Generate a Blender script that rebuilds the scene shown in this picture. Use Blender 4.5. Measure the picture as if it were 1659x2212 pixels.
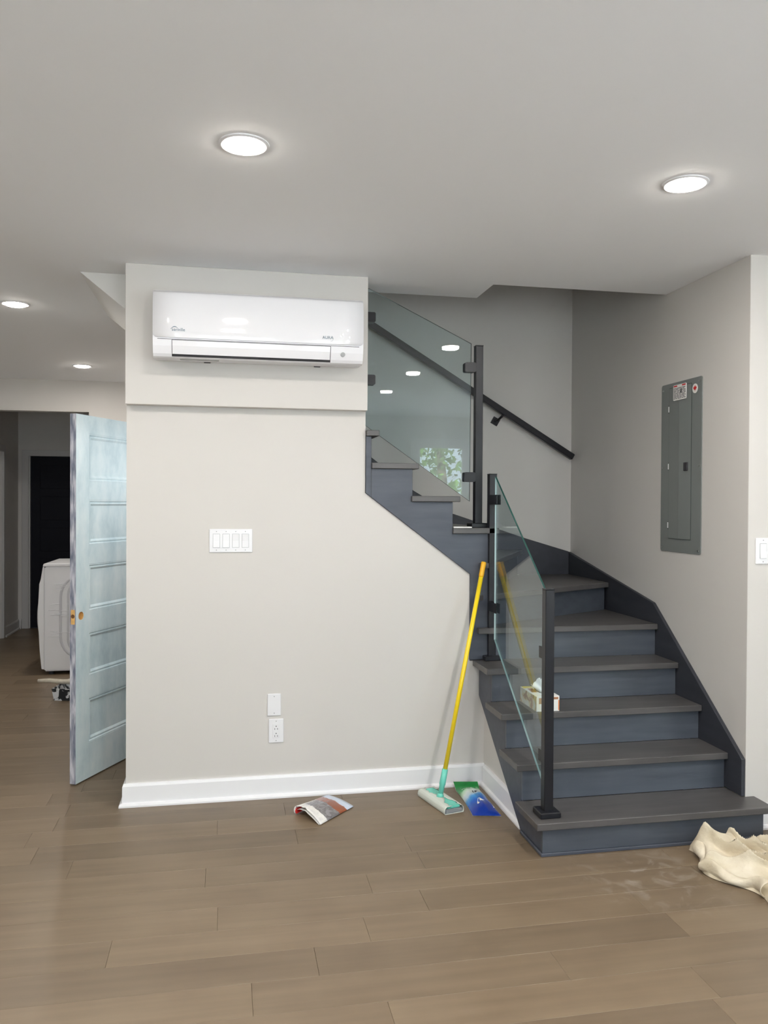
import bpy, bmesh, math, random
from mathutils import Vector, Matrix
random.seed(7)
for o in list(bpy.data.objects): bpy.data.objects.remove(o)
S = bpy.context.scene
COL = S.collection

# ---------------------------------------------------------------- camera
F_PX = 1752.75
cam_d = bpy.data.cameras.new('camera'); cam = bpy.data.objects.new('camera', cam_d); COL.objects.link(cam)
cam_d.sensor_fit = 'HORIZONTAL'; cam_d.sensor_width = 36; cam_d.lens = 36*F_PX/1659
cam_d.clip_start = .05; cam_d.clip_end = 200
_r = Vector((0.98154069, -0.19117241, 0.00556617)); _d = Vector((0.00336698, -0.01182663, -0.99992439)); _f = Vector((0.19122379, 0.98148522, -0.01096464))
cam.matrix_world = Matrix(((_r.x, -_d.x, -_f.x, .4638), (_r.y, -_d.y, -_f.y, -4.015), (_r.z, -_d.z, -_f.z, 1.45), (0, 0, 0, 1)))
S.camera = cam

# ---------------------------------------------------------------- sky and exposure
S.view_settings.view_transform = 'Standard'; S.view_settings.look = 'None'
S.view_settings.gamma = 1; S.view_settings.use_curve_mapping = False
S.view_settings.exposure = -0.22
W = bpy.data.worlds.new('sky'); S.world = W; W.use_nodes = True
wn = W.node_tree.nodes; wl = W.node_tree.links
bg = wn['Background']   # even, slightly blue overcast sky
bg.inputs[0].default_value = (.74, .86, 1, 1); bg.inputs[1].default_value = 7.5
sd = bpy.data.lights.new('sun', 'SUN'); sd.energy = 85; sd.angle = .01; sd.color = (.93, .97, 1)
so = bpy.data.objects.new('sun', sd); COL.objects.link(so); so.rotation_euler = Vector((.25, -.5, -.85)).to_track_quat('-Z', 'Y').to_euler()   # stands behind the house and lights the pale ground outside
LAMP_W = 11.5

# ---------------------------------------------------------------- material helpers
def nt(name):
    m = bpy.data.materials.new(name); m.use_nodes = True
    n = m.node_tree.nodes; return m, n, m.node_tree.links, n['Principled BSDF']
def plain(name, col, rough=.5, metal=0, spec=.5, bump=0, scale=200, var=0, vscale=6, coat=0):
    m, n, l, p = nt(name)
    p.inputs['Base Color'].default_value = (*col, 1); p.inputs['Roughness'].default_value = rough
    p.inputs['Metallic'].default_value = metal; p.inputs['Specular IOR Level'].default_value = spec
    if coat: p.inputs['Coat Weight'].default_value = coat; p.inputs['Coat Roughness'].default_value = .05
    tc = n.new('ShaderNodeTexCoord')
    if var:
        nz = n.new('ShaderNodeTexNoise'); nz.inputs['Scale'].default_value = vscale; nz.inputs['Detail'].default_value = 5
        l.new(tc.outputs['Object'], nz.inputs['Vector'])
        mx = n.new('ShaderNodeMix'); mx.data_type = 'RGBA'
        mx.inputs[6].default_value = (*[c*(1-var) for c in col], 1); mx.inputs[7].default_value = (*[min(1, c*(1+var)) for c in col], 1)
        l.new(nz.outputs[0], mx.inputs[0]); l.new(mx.outputs[2], p.inputs['Base Color'])
    if bump:
        nz = n.new('ShaderNodeTexNoise'); nz.inputs['Scale'].default_value = scale; l.new(tc.outputs['Object'], nz.inputs['Vector'])
        b = n.new('ShaderNodeBump'); b.inputs['Strength'].default_value = bump; b.inputs['Distance'].default_value = .002
        l.new(nz.outputs[0], b.inputs['Height']); l.new(b.outputs[0], p.inputs['Normal'])
    return m
def ramp(n, stops, interp='LINEAR'):
    r = n.new('ShaderNodeValToRGB'); e = r.color_ramp.elements; r.color_ramp.interpolation = interp
    while len(e) < len(stops): e.new(.5)
    for k, (pos, c) in enumerate(stops): e[k].position = pos; e[k].color = (*c, 1)
    return r
def wood(name, c0, c1, stretch, rough=.42, rnd=.0, bump=.15, hue=None):
    """stained boards: long stretched grain plus soft blotches and a per-piece tone"""
    m, n, l, p = nt(name)
    tc = n.new('ShaderNodeTexCoord'); oi = n.new('ShaderNodeObjectInfo')
    add = n.new('ShaderNodeVectorMath'); add.operation = 'MULTIPLY_ADD'
    cmb = n.new('ShaderNodeCombineXYZ'); l.new(oi.outputs['Random'], cmb.inputs[0]); l.new(oi.outputs['Random'], cmb.inputs[1])
    l.new(cmb.outputs[0], add.inputs[0]); add.inputs[1].default_value = (31, 17, 0); l.new(tc.outputs['Object'], add.inputs[2])
    mp = n.new('ShaderNodeMapping'); mp.inputs['Scale'].default_value = stretch; l.new(add.outputs[0], mp.inputs[0])
    g = n.new('ShaderNodeTexNoise'); g.inputs['Scale'].default_value = 1; g.inputs['Detail'].default_value = 6; l.new(mp.outputs[0], g.inputs['Vector'])
    b = n.new('ShaderNodeTexNoise'); b.inputs['Scale'].default_value = 3.5; b.inputs['Detail'].default_value = 3; l.new(add.outputs[0], b.inputs['Vector'])
    a = n.new('ShaderNodeMath'); a.operation = 'MULTIPLY_ADD'; a.inputs[1].default_value = .55; l.new(g.outputs[0], a.inputs[0])
    a2 = n.new('ShaderNodeMath'); a2.operation = 'MULTIPLY_ADD'; a2.inputs[1].default_value = .45; a2.inputs[2].default_value = 0
    l.new(b.outputs[0], a2.inputs[0]); l.new(a2.outputs[0], a.inputs[2])
    r = ramp(n, [(.33, c0), (.67, c1)]); l.new(a.outputs[0], r.inputs[0])
    hs = n.new('ShaderNodeHueSaturation'); l.new(r.outputs[0], hs.inputs['Color'])
    mr = n.new('ShaderNodeMapRange'); mr.inputs[3].default_value = 1-rnd; mr.inputs[4].default_value = 1+rnd
    l.new(oi.outputs['Random'], mr.inputs[0]); l.new(mr.outputs[0], hs.inputs['Value'])
    l.new(hs.outputs[0], p.inputs['Base Color']); p.inputs['Roughness'].default_value = rough
    bp = n.new('ShaderNodeBump'); bp.inputs['Strength'].default_value = bump; bp.inputs['Distance'].default_value = .001
    l.new(g.outputs[0], bp.inputs['Height']); l.new(bp.outputs[0], p.inputs['Normal'])
    return m
def add_dust(m, cx, cy, rad):
    n = m.node_tree.nodes; l = m.node_tree.links; p = n['Principled BSDF']; src = p.inputs['Base Color'].links[0].from_socket
    tc = n.new('ShaderNodeTexCoord'); sb = n.new('ShaderNodeVectorMath'); sb.operation = 'SUBTRACT'; sb.inputs[1].default_value = (cx, cy, 0); l.new(tc.outputs['Object'], sb.inputs[0])
    ln = n.new('ShaderNodeVectorMath'); ln.operation = 'LENGTH'; l.new(sb.outputs[0], ln.inputs[0])
    mr = n.new('ShaderNodeMapRange'); mr.inputs[1].default_value = rad*.2; mr.inputs[2].default_value = rad; mr.inputs[3].default_value = 1; mr.inputs[4].default_value = 0; l.new(ln.outputs['Value'], mr.inputs[0])
    nz = n.new('ShaderNodeTexNoise'); nz.inputs['Scale'].default_value = 9; nz.inputs['Detail'].default_value = 6; nz.inputs['Distortion'].default_value = 2; l.new(tc.outputs['Object'], nz.inputs['Vector'])
    r2 = n.new('ShaderNodeMapRange'); r2.inputs[1].default_value = .5; r2.inputs[2].default_value = .72; l.new(nz.outputs[0], r2.inputs[0])
    mu = n.new('ShaderNodeMath'); mu.operation = 'MULTIPLY'; l.new(mr.outputs[0], mu.inputs[0]); l.new(r2.outputs[0], mu.inputs[1])
    mk = n.new('ShaderNodeMath'); mk.operation = 'MULTIPLY'; mk.inputs[1].default_value = .5; l.new(mu.outputs[0], mk.inputs[0])
    mx = n.new('ShaderNodeMix'); mx.data_type = 'RGBA'; mx.inputs[7].default_value = (.42, .37, .32, 1); l.new(src, mx.inputs[6]); l.new(mk.outputs[0], mx.inputs[0]); l.new(mx.outputs[2], p.inputs['Base Color'])
def glass(name, tint):
    m, n, l, p = nt(name); n.remove(p); out = n['Material Output']
    tr = n.new('ShaderNodeBsdfTransparent'); tr.inputs[0].default_value = (*tint, 1)
    gl = n.new('ShaderNodeBsdfGlossy'); gl.inputs['Roughness'].default_value = 0.0
    geo = n.new('ShaderNodeNewGeometry'); mr = n.new('ShaderNodeMapRange')
    mr.inputs[3].default_value = 1.6; mr.inputs[4].default_value = 1/1.6; l.new(geo.outputs['Backfacing'], mr.inputs[0])
    fr = n.new('ShaderNodeFresnel'); l.new(mr.outputs[0], fr.inputs[0])
    mx = n.new('ShaderNodeMixShader'); l.new(fr.outputs[0], mx.inputs[0]); l.new(tr.outputs[0], mx.inputs[1]); l.new(gl.outputs[0], mx.inputs[2])
    l.new(mx.outputs[0], out.inputs[0]); return m
def emis(name, col, s):
    m, n, l, p = nt(name); p.inputs['Base Color'].default_value = (*col, 1)
    p.inputs['Emission Color'].default_value = (*col, 1); p.inputs['Emission Strength'].default_value = s; return m

M = {}
M['paint'] = plain('greige_wall_paint', (.625, .60, .57), .6, bump=.04, scale=350)
M['paintlight'] = plain('pale_wall_paint', (.70, .69, .67), .6, bump=.04, scale=350)
M['ceil'] = plain('ceiling_paint', (.89, .895, .91), .8, bump=.03, scale=300)
M['trim'] = plain('white_trim_paint', (.84, .84, .86), .35)
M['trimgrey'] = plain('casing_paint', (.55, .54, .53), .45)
M['floor'] = wood('grey_brown_plank', (.150, .107, .066), (.205, .152, .098), (1.2, 22, 22), .42, .11, .1)
add_dust(M['floor'], 2.10, -1.12, .36)
M['sub'] = plain('subfloor_board', (.05, .04, .03), .9)
M['tread'] = wood('charcoal_tread_stain', (.066, .063, .063), (.108, .102, .100), (3, 30, 30), .38, .05)
M['riser'] = wood('slate_riser_stain', (.054, .063, .079), (.088, .101, .122), (3, 30, 30), .42, .06)
M['string'] = wood('slate_stringer_stain', (.046, .053, .072), (.074, .084, .108), (4, 25, 25), .45, .03)
M['skirt'] = wood('dark_skirt_stain', (.024, .026, .034), (.040, .043, .054), (20, 3, 20), .5, .03)
M['black'] = plain('black_powder_coat', (.010, .0105, .014), .34, spec=.35, bump=.05, scale=500)
M['pane'] = glass('clear_green_glass', (.90, .958, .962))
M['winglass'] = glass('clear_window_glass', (.97, .97, .97))
M['edgemid'] = plain('glass_half_lit_edge', (.26, .38, .38), .15, spec=.8)  # same cut edge, with some caught light painted into the colour
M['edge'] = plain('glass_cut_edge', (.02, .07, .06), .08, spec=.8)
M['edgel'] = plain('glass_lit_edge', (.62, .75, .76), .15, spec=.8)  # same cut edge, bright because caught light is painted in
M['plastic'] = plain('white_plastic', (.80, .80, .82), .30)
M['acgloss'] = plain('glossy_white_plastic', (.84, .84, .87), .06, coat=.3)
M['acdull'] = plain('matt_white_plastic', (.80, .80, .83), .4)
M['rib'] = plain('shaded_rib_plastic', (.60, .60, .63), .35)  # cabinet plastic greyed to paint in the shading of the embossing
M['gap'] = plain('dark_gap', (.03, .03, .035), .7)
M['grey'] = plain('grey_plastic', (.35, .36, .36), .25)
M['ink'] = plain('slate_ink', (.10, .16, .22), .5)
M['teal'] = plain('teal_plastic', (.16, .62, .50), .4)
M['yellow'] = plain('yellow_lacquer', (.90, .66, .015), .3, coat=.3)
M['orange'] = plain('amber_grip', (.92, .47, .01), .35)
M['padcloth'] = plain('damp_white_wipe', (.62, .66, .60), .85, bump=.4, scale=300)
M['foam'] = plain('grey_foam', (.28, .30, .31), .8)
M['panelgrey'] = plain('grey_enamel_steel', (.185, .200, .195), .42, bump=.03, scale=400)
M['steel'] = plain('steel_screw', (.55, .55, .55), .3, metal=1)
M['whitehole'] = plain('white_insert', (.9, .9, .9), .5)
M['red'] = plain('red_print', (.62, .02, .02), .5)
M['paper'] = plain('white_paper', (.84, .83, .80), .6)
M['barewood'] = plain('bare_pine', (.72, .42, .14), .7, var=.3, vscale=60)
M['navy'] = plain('black_navy_door_paint', (.006, .0065, .012), .6, spec=.2)
M['lamp'] = emis('led_diffuser', (1, .94, .85), 120)
M['stick'] = plain('paint_crusted_wood', (.62, .57, .47), .8, bump=.6, scale=120, var=.25, vscale=40)
M['bark'] = plain('bark', (.12, .09, .06), .9, bump=.6, scale=30)
M['leaf'] = plain('leaf_green', (.10, .20, .035), .6, var=.4, vscale=3)
M['bounce_ground'] = plain('pale_bounce_surface', (.50, .50, .48), .9, var=.15, vscale=2)  # unseen ground made pale to bounce light up to the ceiling
M['yellowprint'] = plain('yellow_print', (.85, .68, .08), .6)

# ---------------------------------------------------------------- mesh helpers
ORG = {}
def setp(o, label=None, cat=None, group=None, kind=None):
    if label: o['label'] = label
    if cat: o['category'] = cat
    if group: o['group'] = group
    if kind: o['kind'] = kind
    return o
def thing(name, label, cat, loc, rotz=0, group=None, local=False):
    o = bpy.data.objects.new(name, None); o.empty_display_size = .05; COL.objects.link(o)
    o.location = loc; o.rotation_euler = (0, 0, rotz); ORG[o.name] = Vector((0, 0, 0)) if local else Vector(loc)
    return setp(o, label, cat, group)
def link(name, me, mats, parent=None, label=None, smooth=False):
    o = bpy.data.objects.new(name, me); COL.objects.link(o)
    for m in (mats if isinstance(mats, (list, tuple)) else [mats]): me.materials.append(m)
    if parent is not None:
        org = ORG[parent.name]; me.transform(Matrix.Translation(-org)); o.parent = parent; ORG[o.name] = org
    else: ORG[o.name] = Vector((0, 0, 0))
    if smooth:
        for p in me.polygons: p.use_smooth = True
    if label: o['label'] = label
    return o
def frombm(name, bm, mats, parent=None, label=None, smooth=False):
    bmesh.ops.recalc_face_normals(bm, faces=bm.faces)
    me = bpy.data.meshes.new(name); bm.to_mesh(me); bm.free()
    return link(name, me, mats, parent, label, smooth)
def bbox(bm, x0, x1, y0, y1, z0, z1, bev=0, mi=0, seg=1):
    vs = [bm.verts.new((x, y, z)) for x in (x0, x1) for y in (y0, y1) for z in (z0, z1)]
    fs = [bm.faces.new([vs[i] for i in f]) for f in ((0, 1, 3, 2), (4, 6, 7, 5), (0, 4, 5, 1), (2, 3, 7, 6), (0, 2, 6, 4), (1, 5, 7, 3))]
    for f in fs: f.material_index = mi
    if bev:
        es = list({e for f in fs for e in f.edges})
        bmesh.ops.bevel(bm, geom=es, offset=bev, segments=seg, affect='EDGES', clamp_overlap=True)
def box(name, x0, x1, y0, y1, z0, z1, mat, parent=None, bev=0, label=None, seg=1):
    bm = bmesh.new(); bbox(bm, x0, x1, y0, y1, z0, z1, bev, 0, seg); return frombm(name, bm, mat, parent, label)
AX = {'x': lambda a, b, t: (t, a, b), 'y': lambda a, b, t: (a, t, b), 'z': lambda a, b, t: (a, b, t)}
def bprism(bm, pts, axis, t0, t1, bev=0, mi=0):
    f = AX[axis]
    A = [bm.verts.new(f(a, b, t0)) for a, b in pts]; B = [bm.verts.new(f(a, b, t1)) for a, b in pts]
    fs = [bm.faces.new(A), bm.faces.new(B)]; n = len(pts)
    for i in range(n): fs.append(bm.faces.new((A[i], A[(i+1) % n], B[(i+1) % n], B[i])))
    for q in fs: q.material_index = mi
    bmesh.ops.recalc_face_normals(bm, faces=fs)
    if bev:
        es = list({e for q in fs for e in q.edges}); bmesh.ops.bevel(bm, geom=es, offset=bev, segments=1, affect='EDGES', clamp_overlap=True)
    return fs
def prism(name, pts, axis, t0, t1, mat, parent=None, bev=0, label=None):
    bm = bmesh.new(); bprism(bm, pts, axis, t0, t1, bev); return frombm(name, bm, mat, parent, label)
def rrect(a0, a1, b0, b1, r, n=5):
    out = []
    for (cx, cy, s) in ((a1-r, b1-r, 0), (a0+r, b1-r, 90), (a0+r, b0+r, 180), (a1-r, b0+r, 270)):
        for k in range(n+1):
            t = math.radians(s+90*k/n); out.append((cx+r*math.cos(t), cy+r*math.sin(t)))
    return out
def circ(ca, cb, r, n=24): return [(ca+r*math.cos(2*math.pi*k/n), cb+r*math.sin(2*math.pi*k/n)) for k in range(n)]
def btube(bm, pts, r, n=14, mi=0):
    pts = [Vector(p) for p in pts]; rs = r if isinstance(r, (list, tuple)) else [r]*len(pts); rings = []
    for i, p in enumerate(pts):
        d = (pts[min(i+1, len(pts)-1)]-pts[max(i-1, 0)]).normalized()
        u = d.cross(Vector((0, 0, 1)) if abs(d.z) < .9 else Vector((1, 0, 0))).normalized(); v = d.cross(u)
        rings.append([bm.verts.new(p+(u*math.cos(2*math.pi*k/n)+v*math.sin(2*math.pi*k/n))*rs[i]) for k in range(n)])
    for a, b in zip(rings, rings[1:]):
        for k in range(n): bm.faces.new((a[k], a[(k+1) % n], b[(k+1) % n], b[k])).material_index = mi
    bm.faces.new(rings[0]); bm.faces.new(rings[-1])
def tube(name, pts, r, mat, parent=None, n=14, label=None):
    bm = bmesh.new(); btube(bm, pts, r, n); return frombm(name, bm, mat, parent, label, True)
def grid(name, nu, nv, fn, mat, parent=None, thick=0, label=None, smooth=True):
    bm = bmesh.new(); uv = bm.loops.layers.uv.new('UVMap')
    V = [[bm.verts.new(fn(i/nu, j/nv)) for j in range(nv+1)] for i in range(nu+1)]
    for i in range(nu):
        for j in range(nv):
            f = bm.faces.new((V[i][j], V[i+1][j], V[i+1][j+1], V[i][j+1]))
            for lp, (a, b) in zip(f.loops, ((i, j), (i+1, j), (i+1, j+1), (i, j+1))): lp[uv].uv = (a/nu, b/nv)
    me = bpy.data.meshes.new(name); bm.to_mesh(me); bm.free()
    o = link(name, me, mat, parent, label, smooth)
    if thick: md = o.modifiers.new('s', 'SOLIDIFY'); md.thickness = thick; md.offset = 0
    return o
def text(name, body, size, mat, origin, right, up, parent, depth=.0004, align='CENTER', bold=0):
    c = bpy.data.curves.new('t', 'FONT'); c.body = body; c.size = size; c.extrude = depth; c.offset = bold; c.align_x = align; c.align_y = 'CENTER'
    c.resolution_u = 4
    t = bpy.data.objects.new('t', c); COL.objects.link(t); bpy.context.view_layer.update()
    me = bpy.data.meshes.new_from_object(t); bpy.data.objects.remove(t)
    R = Vector(right).normalized(); U = Vector(up).normalized(); N = R.cross(U); o = Vector(origin)
    me.transform(Matrix(((R.x, U.x, N.x, o.x), (R.y, U.y, N.y, o.y), (R.z, U.z, N.z, o.z), (0, 0, 0, 1))))
    return link(name, me, mat, parent)
def struct(o): o['kind'] = 'structure'; return o

H = 2.564; X1 = 1.78; X2 = 2.752; X0 = 1.149; YC = -.77; YB = 1.129; YF = 3.885; YR = -6.0; XL = -2.9; XR = 4.6; ZT = 4.6
# ---------------------------------------------------------------- floor
fl = struct(box('floor', XL, XR, YR-.1, 6.0, -.12, -.016, M['sub']))
rows = []; y = -1.067
while y > -2.9: y -= .162
y0 = y; idx = 0
forced = {-1.715: [.544, 1.50, 2.45], -1.229: [-.5, .44, 1.18, 2.3], -1.553: [-.25, .75, 2.0], -1.391: [.1, .94, 1.95], -1.877: [-.15, .93, 1.9]}
while y < 5.8:
    a, b = y, min(y+.162, 5.81)
    cuts = next((v for k, v in forced.items() if abs(k-a) < .01), None)
    xa, xb = (-2.35, 3.6) if a < 1.2 else (-2.35, -.02)
    if cuts is None:
        cuts = []; x = xa+random.uniform(.3, 1.3)
        while x < xb-.3: cuts.append(x); x += random.uniform(.75, 1.45)
    else: cuts = [-1.6]+cuts
    E_ = [xa]+cuts+[xb]
    for p, q in zip(E_, E_[1:]):
        if a > 1.0 and p > .1: continue
        bm = bmesh.new(); bbox(bm, p+.0003, q-.0003, a+.0003, b-.0003, -.0155, 0, .0007)
        frombm('plank', bm, M['floor'], fl)
    y += .162
bm = bmesh.new()   # the rest of the boards, never seen directly: behind the camera and in the corners
yy = YR
while yy < y0-.001: bbox(bm, XL, XR, yy+.0006, min(yy+.162, y0)-.0006, -.0155, 0); yy += .162
yy = y0
while yy < 3.8: bbox(bm, XL, -2.351, yy+.0006, yy+.161, -.0155, 0); yy += .162
yy = y0
while yy < -.8: bbox(bm, 3.601, XR, yy+.0006, yy+.161, -.0155, 0); yy += .162
pf = frombm('plank_field', bm, M['floor'], fl); pf['kind'] = 'stuff'

# ---------------------------------------------------------------- walls and ceiling
wm = struct(prism('wall_main', [(0, 0), (1.80, 0), (1.80, .64), (1.70, .64), (1.70, 1.085), (1.149, 1.500), (1.149, H), (0, H)], 'y', 0, .13, M['paint']))
box('bulkhead', 0, X0, -.059, 0, 1.907, H, M['paint'], wm, bev=.002)
struct(prism('wall_understair', [(0, 0), (-.655, 0), (0, .50)], 'x', X1, X1+.10, M['paint']))
struct(box('wall_closet', 1.0, 1.1, .131, 1.128, 0, 1.55, M['paint']))
cl = bpy.data.lights.new('closet_lamp', 'AREA'); cl.shape = 'DISK'; cl.size = .12; cl.energy = 3.6; cl.color = (.93, .97, 1)
clo = bpy.data.objects.new('closet_lamp', cl); COL.objects.link(clo); clo.location = (.42, .52, 1.80); clo.rotation_euler = (0, math.radians(35), 0)   # lights the closet under the stairs
struct(box('wall_right', X2, X2+.12, YC, YB+.12, 0, ZT, M['paint']))
struct(box('wall_return', X2+.12, XR, YC, YC+.12, 0, H, M['paint']))
cover = box('wall_corner', X2+.001, X2+.1195, YC-.0015, YC+.001, 0, H, M['paint']); struct(cover)
struct(box('wall_stairwell', -.13, X2, YB, YB+.12, 0, ZT, M['paint']))
struct(box('wall_partition', -.02, .10, YB+.12, YF, 0, H, M['paint']))
struct(prism('wall_far', [(XL, 0), (-2.05, 0), (-2.05, 2.276), (-.783, 2.276), (-.783, 0), (0, 0), (0, H), (XL, H)], 'y', YF, YF+.11, M['paint']))
struct(box('wall_left', XL-.12, XL, YR, YF+.11, 0, H, M['paint']))
bm = bmesh.new(); WS = (-5.6, -3.2, .5, 2.2)
for (a, b, c, d) in ((YR, WS[0], 0, H), (WS[1], YC+.12, 0, H), (WS[0], WS[1], 0, WS[2]), (WS[0], WS[1], WS[3], H)): bbox(bm, XR, XR+.12, a, b, c, d)
struct(frombm('wall_side', bm, M['paint']))
# hall beyond the opening
hl = struct(prism('wall_hall_left', [(YF+.11, 0), (4.32, 0), (4.32, 1.97), (5.14, 1.97), (5.14, 0), (5.815, 0), (5.815, H), (YF+.11, H)], 'x', -1.97, -1.85, M['paint']))
struct(prism('wall_hall_back', [(-1.97, 0), (-1.737, 0), (-1.737, 1.963), (-.96, 1.963), (-.96, 0), (-.4, 0), (-.4, H), (-1.97, H)], 'y', 5.815, 5.93, M['paint']))
struct(box('wall_hall_right', -.52, -.40, YF+.11, 5.815, 0, H, M['paint']))
# ceiling with the L-shaped stair opening
bm = bmesh.new(); CT = H+.06
for (a, b, c, d) in ((XL, XR, YR, -.06), (XL, 1.794, -.06, .218), (X2+.12, XR, -.06, YB+.12), (XL, -.13, .218, YB), (XL, 0, YB, YF+.11), (-1.97, -.40, YF+.11, 5.93)):
    bbox(bm, a, b, c, d, H, CT)
struct(frombm('ceiling', bm, M['ceil']))
# unseen upper storey, shaped wide and unlit so light spreads out of the stairwell
struct(box('wall_upper_front', XL, XR, -3.6, -3.5, CT, ZT, M['paint']))
struct(box('wall_upper_left', XL-.1, XL, -3.5, YB, CT, ZT, M['paint']))
struct(box('wall_upper_right', XR, XR+.1, -3.5, YB+.12, CT, ZT, M['paint']))
struct(box('wall_upper_back', XL, -.131, YB, YB+.12, CT, ZT, M['paint']))
struct(box('wall_upper_side', X2+.121, XR, YB, YB+.12, CT, ZT, M['paint']))
bm = bmesh.new()
for (a, b, c, d) in ((XL, XR, -3.5, -.061), (XL, 1.793, -.061, .217), (XL, -.131, .217, YB), (X2+.121, XR, -.061, YB)): bbox(bm, a, b, c, d, CT+.0005, CT+.02)
struct(frombm('floor_upper', bm, M['floor']))
struct(box('ceiling_upper', XL, XR, -3.6, YB+.12, ZT, ZT+.05, M['ceil']))
# sloped underside of the upper flight, seen left of the wall
struct(prism('stair_soffit', [(-.235, H-.001), (1.0, 1.569), (1.0, 1.63), (.03, 2.42), (.03, H-.001)], 'y', .14, 1.10, M['paintlight']))

# baseboards: board plus shoe
def baseboard(name, pts, axis, t0, t1, mat):
    return struct(prism(name, pts, axis, t0, t1, mat))
prof = [(0, 0), (-.030, 0), (-.030, .008), (-.026, .016), (-.016, .020), (-.015, .095), (-.010, .108), (0, .108)]
bm = bmesh.new()
def sweep(bm, prof, path, inward):
    """prof (offset, z) swept along an xy path with mitred corners; offset is to the right of travel"""
    n = len(path); rings = []
    for i, p in enumerate(path):
        p = Vector(p); 
        def nrm(a, b): d = (Vector(b)-Vector(a)).normalized(); return Vector((d.y, -d.x))
        if i == 0: m = nrm(path[0], path[1])
        elif i == n-1: m = nrm(path[-2], path[-1])
        else:
            a, b = nrm(path[i-1], path[i]), nrm(path[i], path[i+1]); m = (a+b)/(1+a.dot(b))
        rings.append([bm.verts.new((p.x-m.x*o*inward, p.y-m.y*o*inward, z)) for o, z in prof])
    for a, b in zip(rings, rings[1:]):
        for k in range(len(prof)): bm.faces.new((a[k], a[(k+1) % len(prof)], b[(k+1) % len(prof)], b[k]))
    bm.faces.new(rings[0]); bm.faces.new(rings[-1])
sweep(bm, prof, [(-.0, .13), (0, 0), (X1, 0)], 1)
struct(frombm('baseboard_front', bm, M['trim']))
bm = bmesh.new(); sweep(bm, prof, [(X1, -.031), (X1, -.60)], 1)
bb = frombm('baseboard_understair', bm, M['trim'])
# clip its end to the slope of the stringer
bm = bmesh.new(); bm.from_mesh(bb.data)
bmesh.ops.bisect_plane(bm, geom=bm.verts[:]+bm.edges[:]+bm.faces[:], plane_co=(0, -.622, 0), plane_no=(0, -.75, .60), clear_outer=False)
bm.to_mesh(bb.data); bm.free(); struct(bb)
bm = bmesh.new(); sweep(bm, prof, [(2.80, YC-.002), (XR, YC-.002)], 1)
struct(frombm('baseboard_right', bm, M['trim']))
bm = bmesh.new(); sweep(bm, prof, [(-1.85, 5.21), (-1.85, 5.815), (-1.812, 5.815)], 1)
struct(frombm('baseboard_hall', bm, M['trimgrey']))

# ---------------------------------------------------------------- hall doors
struct(box('sky_block_back', -2.1, -.3, 5.931, 5.96, -.1, H, M['paint']))  # unseen backing added to stop sky leaking round the hall door
struct(box('sky_block_left', -2.3, -2.2, YF+.111, 5.93, -.1, H, M['paint']))  # unseen backing added to block the sky behind the side door
d1 = struct(box('door_1', -1.7215, -.9755, 5.845, 5.88, .003, 1.9625, M['navy'], bev=.002))
for k in range(5):
    z0 = .16+k*.358
    bm = bmesh.new(); bbox(bm, -1.62, -1.075, 5.838, 5.846, z0, z0+.27, .006); frombm('door_panel', bm, M['navy'], d1)
t1 = struct(prism('trim_1', [(-1.807, .0), (-1.737, .0), (-1.737, 1.963), (-.96, 1.963), (-.96, 0), (-.89, 0), (-.89, 2.03), (-1.807, 2.03)], 'y', 5.797, 5.8149, M['trimgrey'], bev=.003))
box('jamb', -1.737, -1.722, 5.8151, 5.92, 0, 1.963, M['trimgrey'], t1)
box('jamb', -.975, -.961, 5.8151, 5.92, 0, 1.963, M['trimgrey'], t1)
t2 = struct(prism('trim_2', [(4.25, .0), (4.32, .0), (4.32, 1.97), (5.14, 1.97), (5.14, 0), (5.21, 0), (5.21, 2.04), (4.25, 2.04)], 'x', -1.8499, -1.830, M['trimgrey'], bev=.003))
d2 = struct(box('door_2', -1.95, -1.915, 4.3205, 5.1395, .003, 1.9695, M['navy'], bev=.002))
box('latch_plate', -1.914, -1.895, 5.03, 5.09, .87, .93, M['black'], d2, bev=.003)

# ---------------------------------------------------------------- rear wall, windows and outdoors (reflected in glass and lighting the room)
wins = [(-1.9, -.35, .55, 2.2), (.15, 1.05, .55, 2.2), (1.35, 2.35, .55, 2.2), (2.86, 3.50, .12, 2.2)]
bm = bmesh.new(); xs = [XL]+[v for w in wins for v in w[:2]]+[XR]
for k in range(0, len(xs), 2): bbox(bm, xs[k], xs[k+1], YR-.15, YR, 0, H)
for (a, b, c, d) in wins: bbox(bm, a, b, YR-.15, YR, d, H); bbox(bm, a, b, YR-.15, YR, 0, c)
struct(frombm('wall_rear', bm, M['paintlight']))
for i, (a, b, c, d) in enumerate(wins):
    bm = bmesh.new()
    for (p, q, r, s) in ((a-.08, a+.04, c-.08, d+.08), (b-.04, b+.08, c-.08, d+.08), (a+.04, b-.04, d-.04, d+.08), (a+.04, b-.04, c-.08, c+.04)): bbox(bm, p, q, YR+.001, YR+.02, r, s)
    w = struct(frombm('window_%d' % (i+1), bm, M['trim']))
    bm = bmesh.new(); bbox(bm, a+.001, b-.001, YR-.09, YR-.085, c+.001, d-.001); frombm('window_pane', bm, M['winglass'], w)
    ld = bpy.data.lights.new('daylight_portal', 'AREA'); ld.shape = 'RECTANGLE'; ld.size = b-a; ld.size_y = d-c; ld.cycles.is_portal = True
    lo = bpy.data.objects.new('daylight_portal', ld); COL.objects.link(lo); lo.location = ((a+b)/2, YR-.16, (c+d)/2); lo.rotation_euler = (math.radians(90), 0, 0)
    lo.rotation_euler = Vector((0, 1, 0)).to_track_quat('-Z', 'Y').to_euler()
bm = bmesh.new()
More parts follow.
